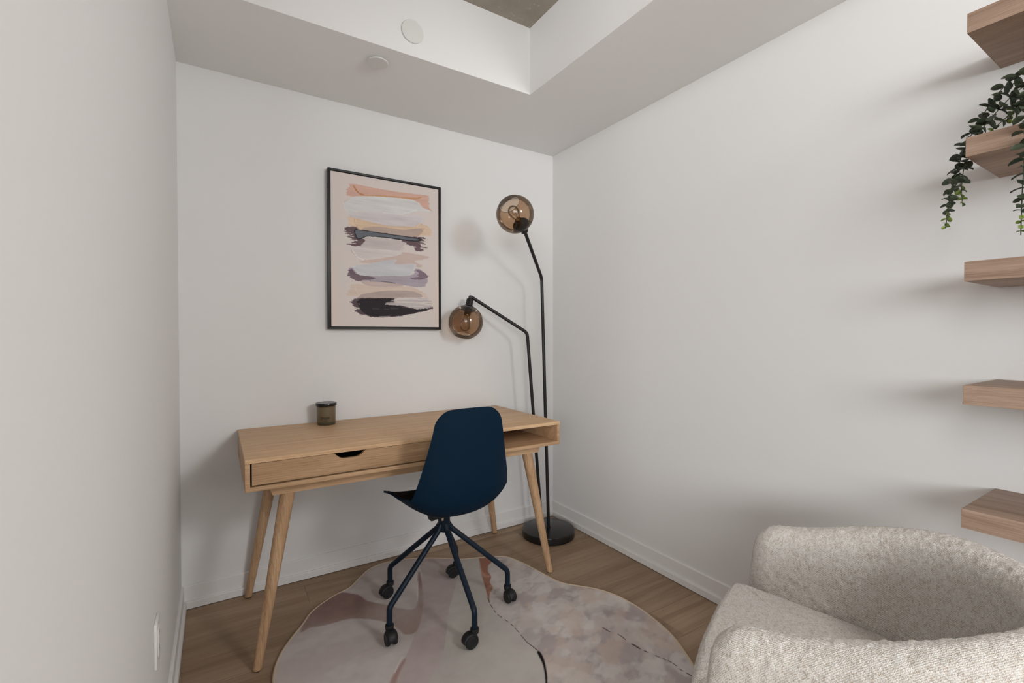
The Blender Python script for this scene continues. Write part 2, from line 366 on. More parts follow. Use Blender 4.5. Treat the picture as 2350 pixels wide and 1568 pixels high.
ART=[
 ((207, 167, 151),0.006,[(0.1739, 0.0925), (0.2027, 0.0755), (0.3847, 0.0795), (0.5705, 0.0796), (0.7324, 0.0757), (0.8839, 0.0713), (0.8724, 0.0969), (0.895, 0.1549), (0.9179, 0.1768), (0.855, 0.1713), (0.7432, 0.1197), (0.4865, 0.1259), (0.1687, 0.1558)]),
 ((200, 190, 190),0.004,[(0.1211, 0.2031), (0.1973, 0.1635), (0.2848, 0.1458), (0.2162, 0.2132), (0.1679, 0.2701), (0.1321, 0.2371)]),
 ((207, 206, 205),0.004,[(0.2069, 0.1586), (0.2946, 0.1431), (0.4865, 0.1259), (0.7432, 0.1197), (0.7875, 0.1506), (0.9214, 0.1805), (0.7872, 0.1905), (0.6228, 0.2273), (0.4242, 0.2323), (0.2645, 0.2452), (0.1679, 0.2686), (0.1349, 0.2368), (0.1257, 0.2085)]),
 ((203, 197, 199),0.003,[(0.1679, 0.2686), (0.4242, 0.2323), (0.6228, 0.2289), (0.8264, 0.2185), (0.8229, 0.247), (0.7644, 0.2965), (0.5061, 0.3164), (0.2836, 0.3107), (0.2156, 0.2949)]),
 ((214, 190, 166),0.006,[(0.7645, 0.2766), (0.8544, 0.2761), (0.9, 0.3043), (0.9137, 0.3397), (0.8427, 0.3537), (0.7642, 0.3364)]),
 ((210, 184, 156),0.003,[(0.2108, 0.2954), (0.2935, 0.2985), (0.5061, 0.3125), (0.7644, 0.2965), (0.8373, 0.2979), (0.8146, 0.332), (0.7641, 0.3619), (0.5058, 0.3588), (0.2637, 0.3612), (0.2298, 0.3419)]),
 ((214, 190, 166),0.008,[(0.1677, 0.2886), (0.2108, 0.2954), (0.2298, 0.3419), (0.1769, 0.343)]),
 ((180, 160, 150),0.004,[(0.2833, 0.3497), (0.4236, 0.3278), (0.633, 0.3282), (0.8203, 0.3034), (0.792, 0.346), (0.7529, 0.3692), (0.5057, 0.3758), (0.3029, 0.3727)]),
 ((96, 74, 80),0.012,[(0.1312, 0.3634), (0.1578, 0.3485), (0.2346, 0.3451), (0.215, 0.3766), (0.2486, 0.4222), (0.3325, 0.3965), (0.3025, 0.4291), (0.2747, 0.4658), (0.2095, 0.4722), (0.1522, 0.4647), (0.2097, 0.4425), (0.1668, 0.4178), (0.1272, 0.3844)]),
 ((96, 74, 80),0.01,[(0.4644, 0.3624), (0.6327, 0.3753), (0.8088, 0.3646), (0.8483, 0.3613), (0.8402, 0.4023), (0.8594, 0.4331), (0.7914, 0.4701), (0.7547, 0.4608), (0.7437, 0.4297), (0.654, 0.4246), (0.6111, 0.4005), (0.4642, 0.3932)]),
 ((48, 48, 54),0.002,[(0.2054, 0.3686), (0.2637, 0.3619), (0.5058, 0.3666), (0.7919, 0.3724), (0.8109, 0.3821), (0.7439, 0.4002), (0.5056, 0.3974), (0.3325, 0.3995), (0.2928, 0.4104), (0.2486, 0.426), (0.2225, 0.4147)]),
 ((104, 108, 116),0.002,[(0.217, 0.3735), (0.2636, 0.3679), (0.5057, 0.3727), (0.764, 0.3795), (0.7417, 0.3924), (0.5056, 0.3897), (0.3375, 0.3931), (0.2928, 0.4028), (0.2516, 0.4167), (0.2303, 0.4081)]),
 ((193, 183, 181),0.004,[(0.3175, 0.4053), (0.516, 0.4005), (0.6649, 0.4136), (0.6431, 0.4412), (0.6107, 0.471), (0.4226, 0.4822), (0.2824, 0.4795), (0.2629, 0.4659), (0.2975, 0.4333)]),
 ((199, 178, 170),0.005,[(0.1854, 0.4866), (0.2824, 0.4795), (0.6107, 0.4789), (0.7857, 0.4866), (0.8853, 0.496), (0.8306, 0.5157), (0.741, 0.5334), (0.8078, 0.5573), (0.7519, 0.5726), (0.2818, 0.5718), (0.3017, 0.5533), (0.2332, 0.5405)]),
 ((208, 200, 197),0.003,[(0.1873, 0.4813), (0.2825, 0.4772), (0.6107, 0.475), (0.5679, 0.5091), (0.2918, 0.5539), (0.2351, 0.5404)]),
 ((168, 158, 168),0.006,[(0.1652, 0.6359), (0.1989, 0.6081), (0.381, 0.6358), (0.6964, 0.6313), (0.7518, 0.5862), (0.802, 0.5898), (0.8698, 0.6306), (0.8467, 0.6924), (0.7623, 0.7095), (0.5668, 0.6924), (0.4212, 0.6911), (0.281, 0.6876)]),
 ((112, 94, 104),0.005,[(0.1556, 0.6401), (0.1892, 0.6146), (0.2083, 0.6336), (0.2616, 0.651), (0.3909, 0.6627), (0.3606, 0.6763), (0.2909, 0.6826), (0.2321, 0.6928), (0.1745, 0.6702)]),
 ((128, 110, 122),0.008,[(0.7628, 0.596), (0.8076, 0.5935), (0.8698, 0.6282), (0.8412, 0.6506), (0.7403, 0.6586), (0.7073, 0.6506), (0.7738, 0.6314)]),
 ((197, 197, 201),0.003,[(0.199, 0.597), (0.2916, 0.584), (0.5572, 0.5332), (0.5676, 0.5637), (0.752, 0.5527), (0.7296, 0.5978), (0.6942, 0.6338), (0.504, 0.6464), (0.301, 0.655), (0.2373, 0.6433)]),
 ((192, 174, 169),0.004,[(0.2614, 0.69), (0.3807, 0.6891), (0.5668, 0.6924), (0.6416, 0.7049), (0.421, 0.7233), (0.3104, 0.7149)]),
 ((210, 192, 178),0.006,[(0.2078, 0.7118), (0.4211, 0.7217), (0.6742, 0.7075), (0.7622, 0.7199), (0.8295, 0.7415), (0.8806, 0.7762), (0.8067, 0.7745), (0.4617, 0.7779), (0.1641, 0.7877), (0.1691, 0.7505)]),
 ((173, 158, 151),0.003,[(0.246, 0.791), (0.3002, 0.7696), (0.5035, 0.7424), (0.6958, 0.7384), (0.7899, 0.755), (0.818, 0.7765), (0.6737, 0.7835), (0.2606, 0.801)]),
 ((72, 57, 64),0.009,[(0.1714, 0.8245), (0.2071, 0.8049), (0.2606, 0.7988), (0.5662, 0.7908), (0.5555, 0.8215), (0.6301, 0.8431), (0.7615, 0.86), (0.8976, 0.8286), (0.9113, 0.8527), (0.8515, 0.8718), (0.6513, 0.9074), (0.4608, 0.9228), (0.3389, 0.92), (0.2501, 0.9018), (0.2037, 0.8832), (0.2164, 0.8606), (0.1876, 0.8389)]),
 ((38, 33, 37),0.007,[(0.2459, 0.809), (0.4206, 0.7991), (0.5345, 0.7957), (0.5134, 0.8211), (0.6086, 0.8468), (0.7615, 0.8624), (0.8745, 0.8535), (0.8288, 0.8723), (0.6514, 0.9027), (0.4609, 0.9151), (0.349, 0.9122), (0.2796, 0.8855), (0.2505, 0.8448)]),
 ((186, 178, 178),0.014,[(0.5451, 0.7953), (0.6738, 0.7827), (0.8748, 0.7845), (0.9011, 0.8122), (0.8917, 0.845), (0.7838, 0.8635), (0.6301, 0.84), (0.4511, 0.8367), (0.5239, 0.8162)]),
 ((186, 132, 90),0.002,[(0.2027, 0.0874), (0.2171, 0.0907), (0.2507, 0.1237), (0.2947, 0.1311), (0.2897, 0.1422), (0.2604, 0.1375), (0.2217, 0.1161)]),
 ((196, 150, 112),0.002,[(0.2947, 0.1356), (0.4249, 0.1217), (0.5915, 0.1097), (0.7433, 0.0998), (0.8079, 0.0867), (0.8045, 0.0967), (0.7432, 0.1117), (0.5702, 0.12), (0.4045, 0.1317), (0.2946, 0.1416)]),
]
ARTL=[
 ((232, 228, 225),0.0022,[(0.2156, 0.2986), (0.2173, 0.3244), (0.2442, 0.3517), (0.2637, 0.3574)]),
 ((190, 140, 95),0.002,[(0.2117, 0.2968), (0.2173, 0.3282), (0.2491, 0.355)]),
 ((190, 150, 110),0.0018,[(0.8373, 0.2995), (0.8089, 0.3365), (0.7641, 0.3603)]),
 ((232, 230, 228),0.002,[(0.123, 0.2029), (0.1349, 0.2405), (0.1679, 0.2701)]),
 ((226, 224, 222),0.0018,[(0.8264, 0.2201), (0.8206, 0.2496), (0.7644, 0.2965)]),
 ((240, 238, 236),0.003,[(0.1949, 0.4933), (0.214, 0.5217), (0.241, 0.54), (0.2869, 0.5535)]),
 ((228, 222, 220),0.0018,[(0.6649, 0.4159), (0.6107, 0.471), (0.5051, 0.4794)]),
 ((230, 230, 232),0.0018,[(0.7497, 0.5568), (0.7351, 0.5935), (0.6964, 0.6337)]),
 ((60, 52, 62),0.002,[(0.3405, 0.6879), (0.4213, 0.6842), (0.5038, 0.6874), (0.5668, 0.6916)]),
 ((60, 50, 58),0.0018,[(0.7381, 0.6571), (0.8243, 0.649)]),
 ((222, 212, 200),0.0016,[(0.2126, 0.7131), (0.222, 0.7485), (0.251, 0.7811)]),
 ((20, 18, 20),0.0018,[(0.2331, 0.8228), (0.2504, 0.8598), (0.2943, 0.898)]),
 ((84, 78, 80),0.0016,[(0.3593, 0.8664), (0.4201, 0.8666)]),
 ((84, 78, 80),0.0016,[(0.4612, 0.8657), (0.5027, 0.8664)]),
 ((84, 78, 80),0.0016,[(0.5236, 0.8628), (0.5871, 0.8614)]),
 ((200, 192, 190),0.002,[(0.4198, 0.9172), (0.5129, 0.9127)]),
 ((238, 237, 236),0.002,[(0.4549, 0.2314), (0.5485, 0.231), (0.6336, 0.2238), (0.765, 0.1809)]),
 ((232, 230, 230),0.0015,[(0.2038, 0.6004), (0.2181, 0.6256), (0.2519, 0.6425)]),
]
RUG_OUTLINE=[(-1.777, -0.713), (-1.749, -0.598), (-1.701, -0.508), (-1.64, -0.42), (-1.601, -0.356), (-1.546, -0.304), (-1.479, -0.262), (-1.402, -0.229), (-1.337, -0.159), (-1.268, -0.098), (-1.18, -0.076), (-1.078, -0.094), (-0.933, -0.174), (-0.817, -0.259), (-0.706, -0.305), (-0.603, -0.365), (-0.564, -0.46), (-0.538, -0.603), (-0.513, -0.734), (-0.455, -0.814), (-0.402, -0.88), (-0.363, -0.971), (-0.35, -1.08), (-0.358, -1.187), (-0.381, -1.297), (-0.423, -1.392), (-0.481, -1.493), (-0.545, -1.56), (-0.66, -1.6), (-0.85, -1.615), (-1.05, -1.6), (-1.25, -1.55), (-1.45, -1.44), (-1.62, -1.27), (-1.73, -1.06), (-1.775, -0.87)]
R_DIV=[(-1.013, -0.125), (-1.053, -0.267), (-1.104, -0.424), (-1.158, -0.556), (-1.216, -0.666), (-1.264, -0.738), (-1.315, -0.813), (-1.36, -0.87), (-1.429, -0.952), (-1.46, -0.989)]
R_LIGHT=[(-0.816, -0.249), (-0.887, -0.372), (-0.988, -0.526), (-1.069, -0.646), (-1.136, -0.769), (-1.163, -0.823), (-1.211, -0.904), (-1.245, -0.949), (-1.322, -1.02), (-1.373, -1.064)]
R_BROWN=[(-1.656, -0.477), (-1.618, -0.464), (-1.573, -0.478), (-1.523, -0.483), (-1.485, -0.484), (-1.429, -0.508), (-1.365, -0.564), (-1.326, -0.619), (-1.307, -0.682), (-1.302, -0.714), (-1.268, -0.732), (-1.237, -0.705), (-1.188, -0.62), (-1.128, -0.485), (-1.083, -0.346), (-1.063, -0.26), (-1.098, -0.336), (-1.147, -0.473), (-1.199, -0.564), (-1.255, -0.529), (-1.306, -0.462), (-1.362, -0.392), (-1.382, -0.324), (-1.415, -0.285), (-1.443, -0.258), (-1.493, -0.255), (-1.575, -0.31), (-1.626, -0.392)]
R_BROWN2=[(-1.352, -0.857), (-1.348, -0.866), (-1.387, -0.916), (-1.425, -0.971), (-1.442, -0.961), (-1.409, -0.913)]
R_STRIP=[(-0.711, -0.274), (-0.763, -0.367), (-0.807, -0.466), (-0.849, -0.58), (-0.882, -0.665), (-0.895, -0.704), (-0.88, -0.676), (-0.856, -0.64), (-0.825, -0.611), (-0.814, -0.585), (-0.806, -0.55), (-0.785, -0.523), (-0.772, -0.503), (-0.766, -0.474), (-0.76, -0.447), (-0.73, -0.401), (-0.705, -0.383), (-0.684, -0.362), (-0.644, -0.316)]
R_EDGE=[(-0.711, -0.274), (-0.763, -0.367), (-0.807, -0.466), (-0.849, -0.58), (-0.882, -0.665), (-0.895, -0.704), (-0.905, -0.753), (-0.911, -0.796), (-0.906, -0.832), (-0.902, -0.859), (-0.897, -0.9), (-0.897, -0.925), (-0.899, -0.983), (-0.905, -1.025), (-0.902, -1.06), (-0.898, -1.087), (-0.91, -1.135), (-0.931, -1.18), (-0.971, -1.242), (-0.999, -1.284)]
R_BLACK=[(-0.907, -1.096), (-0.904, -1.091), (-0.898, -1.089), (-0.894, -1.093), (-0.897, -1.116), (-0.912, -1.154), (-0.941, -1.206), (-0.969, -1.247), (-0.986, -1.271), (-0.994, -1.266), (-0.974, -1.24), (-0.948, -1.201), (-0.927, -1.161), (-0.917, -1.131)]
R_DASH=[(0.0016,[(-0.882, -0.665), (-0.895, -0.704)]),(0.0014,[(-0.899, -0.719), (-0.905, -0.75)]),(0.0014,[(-0.908, -0.765), (-0.91, -0.787)]),(0.0016,[(-0.91, -0.803), (-0.907, -0.831)]),(0.0016,[(-0.902, -0.851), (-0.899, -0.872)]),(0.0018,[(-0.896, -0.89), (-0.896, -0.907)]),(0.0016,[(-0.897, -0.923), (-0.898, -0.955)]),(0.0016,[(-0.901, -0.973), (-0.905, -1.025), (-0.905, -1.029)]),(0.002,[(-0.904, -1.033), (-0.9, -1.059), (-0.898, -1.085)]),(0.0024,[(-0.586, -1.117), (-0.581, -1.151)]),(0.002,[(-0.563, -1.181), (-0.561, -1.199), (-0.562, -1.221)]),(0.0042,[(-0.56, -1.256), (-0.557, -1.271), (-0.555, -1.289)]),(0.0028,[(-0.55, -1.309), (-0.546, -1.32)]),(0.002,[(-0.535, -1.35), (-0.529, -1.363)]),(0.002,[(-0.524, -1.378), (-0.521, -1.385)]),(0.002,[(-0.517, -1.395), (-0.514, -1.407)]),(0.0018,[(-0.514, -1.414), (-0.514, -1.43)]),(0.0018,[(-0.518, -1.445), (-0.516, -1.457)]),(0.0025,[(-0.513, -1.473), (-0.508, -1.498)])]
R_STREAK=[(0.0018,[(-1.104, -0.353), (-1.136, -0.433), (-1.166, -0.511)]),(0.002,[(-1.352, -0.843), (-1.377, -0.871), (-1.404, -0.908)])]

# ------------------------------------------------------------------ rug
rug = empty('area_rug', (0, 0, 0), label='organic blob shaped pink and grey abstract rug under the office chair', cat='rug')
NT_, NR = 1000, 300
OUT = smooth1(RUG_OUTLINE, NT_); CEN = np.array([-1.02, -.88])
rr = np.linspace(0, 1, NR)**.85
XY = CEN+(OUT-CEN)[None]*rr[:, None, None]; X, Y = XY[..., 0], XY[..., 1]
def field(seed, cx, cy, octv=4, pers=.55):
    G = hash_noise(500, 500, cx, cy, seed, octv, pers)
    i = np.clip(((X+2.0)/2.0*499), 0, 499).astype(int); j = np.clip(((Y+2.0)/2.0*499), 0, 499).astype(int); return G[i, j]
n1, n2, n3 = field(1, 5, 5), field(2, 9, 14), field(3, 60, 60, 2)
# streaky field running along a slanted direction for the right-hand field
def streak(seed, ang, fx, fy, octv=4):
    c, s = math.cos(ang), math.sin(ang); U, Vv = X*c+Y*s, -X*s+Y*c
    G = hash_noise(600, 600, fx, fy, seed, octv, .55)
    i = np.clip(((U+2.5)/3.2*599), 0, 599).astype(int); j = np.clip(((Vv+2.5)/4.0*599), 0, 599).astype(int); return G[i, j]
s1, s2, s3 = streak(5, .5, 26, 66), streak(6, .42, 30, 52), streak(8, -.9, 44, 30)
s4, s5 = streak(9, .55, 60, 150, 3), field(14, 16, 16)
sst = lambda x, a, b: np.clip((x-a)/(b-a), 0, 1)**2*(3-2*np.clip((x-a)/(b-a), 0, 1))
def lerp(A, c, w): return A*(1-w[..., None])+lin(c)*w[..., None]
C0 = np.zeros(X.shape+(3,))+lin((186, 176, 172))
C0 = lerp(C0, (170, 156, 156), sst(n1, .45, .62)*.8); C0 = lerp(C0, (197, 190, 187), sst(n2, .52, .7)*.7)
# zones left to right: pale left field, mauve middle band, light grey-green band, mottled right field
xr = lambda y, line: np.interp(-y, [-p[1] for p in line], [p[0] for p in line])
dv = xr(Y, R_DIV); lg = xr(Y, R_LIGHT); ed = xr(Y, R_EDGE)
mid = (X > dv) & (X <= lg); C0[mid] = lin((172, 158, 156)); C0 = lerp(C0, (184, 172, 168), mid*sst(n2, .45, .65)*.6)
lig = (X > lg) & (X <= ed); C0[lig] = lin((180, 175, 168)); C0 = lerp(C0, (172, 164, 160), lig*sst(n2, .5, .7)*.45)
rig = X > ed
C0[rig] = lin((184, 174, 169)); C0 = lerp(C0, (160, 148, 147), rig*sst(s1, .46, .60)*.75); C0 = lerp(C0, (196, 190, 186), rig*sst(s2, .5, .62)*.8)
C0 = lerp(C0, (188, 170, 158), rig*sst(s3, .54, .66)*.55); C0 = lerp(C0, (154, 146, 145), rig*sst(n2, .60, .72)*.6)
C0 = lerp(C0, (150, 142, 142), rig*sst(s4, .58, .72)*.4*sst(s5, .4, .6)); C0 = lerp(C0, (202, 196, 191), rig*sst(s5, .54, .68)*.45)
def soft(poly, e=.0028, sm=True):
    p_ = smooth1(poly, 160) if sm else poly
    return np.mean([in_poly(X+dx, Y+dy, p_) for dx, dy in ((0, 0), (e, e), (e, -e), (-e, e), (-e, -e), (e*1.6, 0), (-e*1.6, 0), (0, e*1.6), (0, -e*1.6))], axis=0)
br = soft(R_BROWN)
fade = np.clip(sst(n1, .2, .7)*.5+.55, 0, 1)
C0 = lerp(C0, (138, 110, 100), br*.80*fade); C0 = lerp(C0, (128, 98, 98), br*sst(Y, -.50, -.34)*.6)
C0 = lerp(C0, (150, 122, 110), br*sst(n3, .45, .75)*.35)
b2 = soft(R_BROWN2); C0 = lerp(C0, (160, 130, 122), b2*.9)
sp = soft(R_STRIP, .0015); C0 = lerp(C0, (146, 98, 80), sp*.92); C0 = lerp(C0, (190, 150, 130), sp*sst(n3, .52, .8)*.55)
C0 = lerp(C0, (26, 24, 24), soft(R_BLACK, .0015))
for w_, l_ in R_DASH: C0 = lerp(C0, (84, 66, 62), sst(d_line(X, Y, l_), w_*1.1+.0012, w_*.5)*.95)
for w_, l_ in R_STREAK: C0 = lerp(C0, (214, 208, 204), sst(d_line(X, Y, l_), w_*1.3+.001, w_*.4)*.7)
C0 = C0*(1.10+.12*n3[..., None])
V = np.concatenate([X[..., None], Y[..., None], np.full(X.shape+(1,), .0095)], -1)
ro = raw_obj('printed_pile', V.reshape(-1, 3), grid_faces(NR, NT_, cv=True), attr_mat('rug_print', .95, .1, 700, .35, .10), rug)
set_col(ro, C0)
sk = np.concatenate([np.c_[OUT, np.full(NT_, .0095)], np.c_[OUT, np.full(NT_, .0005)]])
raw_obj('backing', sk, grid_faces(2, NT_, cv=True), new_mat('rug_backing', hx(150, 135, 120), .9), rug)
bp = OUT[::2]; ctr = bp.mean(0)
tV, tF = tube_data([(p[0], p[1], .0062) for p in np.r_[bp, bp[:1]]], .0055, 8, False)
raw_obj('binding', [tuple(v) for v in tV], tF, new_mat('rug_binding', hx(196, 176, 152), .85), rug)

# ------------------------------------------------------------------ desk
TZ, DH, DWd, DD = .787, .117, 1.408, .647
desk = empty('writing_desk', (-1.1535, -.3285, 0), 0, label='light oak writing desk with one drawer, an open cubby and splayed legs', cat='desk')
hw, hd = DWd/2, DD/2; zb = TZ-DH
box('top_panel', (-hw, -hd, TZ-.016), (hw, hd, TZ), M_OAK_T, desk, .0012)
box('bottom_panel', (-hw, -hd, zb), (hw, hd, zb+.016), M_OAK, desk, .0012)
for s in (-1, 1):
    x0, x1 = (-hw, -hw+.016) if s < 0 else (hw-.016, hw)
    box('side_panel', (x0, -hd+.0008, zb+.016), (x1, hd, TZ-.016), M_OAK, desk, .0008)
XD = .06
box('divider', (XD-.008, -hd+.004, zb+.016), (XD+.008, hd-.012, TZ-.016), M_OAK, desk, .0008)
box('back_panel', (-hw+.016, hd-.012, zb+.016), (hw-.016, hd-.002, TZ-.016), M_DARK, desk, 0)  # near-black colour stands in for the deep shade at the cubby's back
# drawer front with a notched grip
dr = empty('drawer', (0, 0, 0)); dr.parent = desk
x0, x1, z0, z1 = -hw+.0215, XD-.0115, zb+.0222, TZ-.0172; nc = -1.495+1.1535
pl = [(x0, z0), (x1, z0), (x1, z1), (nc+.061, z1)]
arcs = [((nc+.061, z1), (nc+.034, z1-.0235), (nc-.034, z1-.0235), (nc-.061, z1))]
a, b, c, d = [Vector((p[0], p[1], 0)) for p in arcs[0]]
pl += [(p.x, p.y) for p in fillet([a, b, c, d], .035, 8)[1:]]
pl += [(x0, z1)]
tops = [(x0, z1)]+[(p[0], p[1]) for p in pl[3:-1]][::-1]+[(x1, z1)]
bmd = bmesh.new(); n = len(tops)
g4 = [[bmd.verts.new((p[0], yv, z)) for p in tops for z in (z0, p[1])] for yv in (-hd+.0012, -hd+.0172)]
for i in range(n-1):
    for q in g4: bmd.faces.new((q[2*i], q[2*i+2], q[2*i+3], q[2*i+1]))
    bmd.faces.new((g4[0][2*i+1], g4[0][2*i+3], g4[1][2*i+3], g4[1][2*i+1])); bmd.faces.new((g4[0][2*i], g4[0][2*i+2], g4[1][2*i+2], g4[1][2*i]))
for i in (0, n-1): bmd.faces.new((g4[0][2*i], g4[0][2*i+1], g4[1][2*i+1], g4[1][2*i]))
bm_obj('drawer_front', bmd, M_OAK_D, dr)
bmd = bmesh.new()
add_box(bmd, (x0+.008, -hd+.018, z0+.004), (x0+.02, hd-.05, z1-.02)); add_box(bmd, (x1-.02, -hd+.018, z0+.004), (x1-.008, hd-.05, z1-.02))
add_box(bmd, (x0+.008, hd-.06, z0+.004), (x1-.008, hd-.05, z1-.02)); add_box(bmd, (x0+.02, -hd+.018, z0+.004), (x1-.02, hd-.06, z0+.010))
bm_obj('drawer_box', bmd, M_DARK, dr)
box('bracket', (hw-.10, -.07, TZ-.030), (hw-.085, -.05, TZ-.016), M_BLACK, desk, .001)
# under-frame
RZ0, RZ1 = .628, zb; rw = .612
for yy in (-.264, .212):
    prism('frame_rail', [(-rw, RZ0), (rw, RZ0), (rw+.012, RZ1), (-rw-.012, RZ1)], 'y', yy, yy+.052, M_OAK, desk, .001)
for s in (-1, 1):
    x0, x1 = sorted((s*.50, s*.52)); box('frame_rail', (x0, -.212, RZ0+.006), (x1, .212, RZ1), M_OAK, desk, .001)
def desk_leg(sx, sy):
    top = Vector((sx*.556, -.237 if sy < 0 else .238, RZ0+.008)); bot = Vector((sx*.669, -.2845 if sy < 0 else .2855, .004))
    n = 14; pth = [top.lerp(bot, k/n) for k in range(n+1)]; rd = [.0275+(.0155-.0275)*k/n for k in range(n+1)]
    V, F = tube_data(pth, rd, 28)
    V = [Vector(v) for v in V]
    for v in V[-28:]: v.z = .004
    for v in V[:28]: v.z = RZ0+.0005
    o = raw_obj('leg', [tuple(v-bot) for v in V], F, M_OAK_Z, desk); o.location = bot
    try: o.data.set_sharp_from_angle(angle=math.radians(50))
    except Exception: pass
    lathe('foot_pad', [(0, -.004), (.0135, -.004), (.0145, -.001), (.0145, .001), (0, .001)], M_BLACKP, o, 24)
for sx in (-1, 1):
    for sy in (-1, 1): desk_leg(sx, sy)

# ------------------------------------------------------------------ candle on the desk
cd = empty('candle_jar', (-1.479, -.088, TZ), math.radians(-30), label='smoky brown glass candle jar with a black lid standing on the desk', cat='candle')
def jar_mat():
    m = new_mat('smoky_jar', hx(112, 100, 78), .28, spec=.5); t = NT(m)
    tc = t.n('ShaderNodeTexCoord'); sx = t.n('ShaderNodeSeparateXYZ'); t.l(tc.outputs['Object'], sx.inputs[0])
    mr = t.n('ShaderNodeMath', operation='DIVIDE'); mr.inputs[1].default_value = .1; t.l(sx.outputs['Z'], mr.inputs[0])
    t.l(t.ramp(mr.outputs[0], [(.0, hx(62, 60, 46)), (.14, hx(74, 70, 54)), (.17, hx(104, 91, 69)), (.85, hx(114, 101, 78)), (.88, hx(88, 80, 62)), (1.0, hx(86, 80, 64))]), t.b.inputs['Base Color']); return m
lathe('jar', [(0, 0), (.040, 0), (.0425, .002), (.0435, .006), (.0445, .094), (0, .094)], jar_mat(), cd, 56)
lathe('lid', [(0, .0935), (.0485, .0935), (.0492, .0945), (.0492, .1065), (.0482, .108), (.043, .1086), (.0425, .1078), (0, .1078)], M_BLACKG, cd, 56)
def cyl_text(s, size, z, name, stretch=1.0, ang=0.0, rad=.0447):
    cu = bpy.data.curves.new(name, 'FONT'); cu.body = s; cu.size = size; cu.align_x = 'CENTER'; cu.offset = size*.018
    to = bpy.data.objects.new(name, cu); COL.objects.link(to)
    me = bpy.data.meshes.new_from_object(to.evaluated_get(bpy.context.evaluated_depsgraph_get())); bpy.data.objects.remove(to)
    for v in me.vertices:
        a = v.co.x*stretch/rad-math.pi/2+ang; v.co = Vector((rad*math.cos(a), rad*math.sin(a), z+v.co.y))
    me.materials.clear(); me.materials.append(M_BLACKP); me.name = name
    o = bpy.data.objects.new(name, me); COL.objects.link(o); o.parent = cd; return o
cyl_text('CEDAR LAVENDER', .0118, .0335, 'label_print', .46, .20)
cyl_text('MADE WITH ESSENTIAL OIL', .0040, .0272, 'label_print', .86, .20)
cyl_text('SCENTED CANDLE', .0036, .0205, 'label_print', .95, .20)

# ------------------------------------------------------------------ framed painting
ax0, ax1, az0, az1 = -1.455, -.8362, 1.262, 2.083
art = empty('framed_painting', ((ax0+ax1)/2, 0, az0), label='abstract brushstroke painting in a thin black frame on the back wall', cat='painting')
aw, ah = (ax1-ax0)/2, az1-az0; fw = .011; yf, yb = -.037, -.003
def frame_bar(p):  # p: 4 corner points (x,z), mitred
    bm = bmesh.new(); A = [bm.verts.new((q[0], yf, q[1])) for q in p]; B = [bm.verts.new((q[0], yb, q[1])) for q in p]
    bm.faces.new(A); bm.faces.new(B[::-1])
    for i in range(4): bm.faces.new((A[i], B[i], B[(i+1) % 4], A[(i+1) % 4]))
    bmesh.ops.recalc_face_normals(bm, faces=bm.faces[:])
    bmesh.ops.bevel(bm, geom=bm.edges[:], offset=.0010, segments=2, affect='EDGES', profile=.5)
    bm_obj('frame_bar', bm, M_BLACK, art, True)
o4 = [(-aw, 0), (aw, 0), (aw, ah), (-aw, ah)]; i4 = [(-aw+fw, fw), (aw-fw, fw), (aw-fw, ah-fw), (-aw+fw, ah-fw)]
for i in range(4): frame_bar([o4[i], o4[(i+1) % 4], i4[(i+1) % 4], i4[i]])
box('frame_back', (-aw+.002, -.022, .002), (aw-.002, -.006, ah-.002), M_BLACK, art, 0)
ins = .0145; NU, NV = 330, 440
uu = np.linspace(ins/(2*aw), 1-ins/(2*aw), NU); vv = np.linspace(ins/ah, 1-ins/ah, NV)
Ua, Va = np.meshgrid(uu, vv, indexing='ij')
PC = np.zeros((NU, NV, 3))+lin((212, 202, 197))
q1, q2 = hash_noise(NU, NV, 3, 3, 11), hash_noise(NU, NV, 5, 6, 12)
def lerpc(c, w):
    global PC
    PC = PC*(1-w[..., None])+lin(c)*w[..., None]
lerpc((207, 203, 199), sst(q1, .4, .65)*.8*sst(Va, .2, .5)); lerpc((219, 203, 192), np.maximum(sst(Ua, .86, 1.0), sst(Ua, .12, 0))*sst(Va, .25, .8)*.9)
hgt = np.zeros((NU, NV))
j1 = hash_noise(NU, NV, 14, 150, 21, 2)-.5; j2 = hash_noise(NU, NV, 120, 160, 22, 2)-.5; st = hash_noise(NU, NV, 4, 170, 23, 2)
for ci, (c, amp, pts) in enumerate(ART):
    m_ = in_poly(Ua+j1*amp*6+j2*amp*1.2, Va+j2*amp*.45, smooth1(pts, 120) if amp < .009 else pts).astype(float)
    if c == (186, 178, 178): m_ *= sst(st+.12*(hash_noise(NU, NV, 20, 20, 24)-.5), .38, .50)
    if amp >= .009 and c[0] < 110: m_ *= np.maximum(sst(st, .33, .42), in_poly(Ua, Va, [(.5+(p[0]-.5)*.86, p[1]) for p in pts]))
    soft = m_*.96; lerpc(c, soft)
    sh = (hash_noise(NU, NV, 5, 40, 100+ci, 3)-.5)[..., None]
    PC = PC*(1+m_[..., None]*(sh*.22+(st[..., None]-.5)*.10))
    hgt = np.where(m_ > 0, .0003+.0004*st, hgt)
for c, w_, l_ in ARTL: lerpc(c, sst(d_line(Ua, Va*ah/(2*aw), [(p[0], p[1]*ah/(2*aw)) for p in l_]), w_*1.7+.0012, w_*.5)*(.45 if sum(c) > 500 else .8))
PC = np.clip(PC*(1.06+.03*hash_noise(NU, NV, 160, 200, 31, 1)[..., None]), 0, .9)
V = np.stack([-aw+Ua*2*aw, -.0325-hgt, ah-Va*ah], -1)
F = grid_faces(NU, NV)
cv = raw_obj('canvas', V.reshape(-1, 3), F, attr_mat('canvas_paint', .6, .2, 1200, .05), art); set_col(cv, PC)
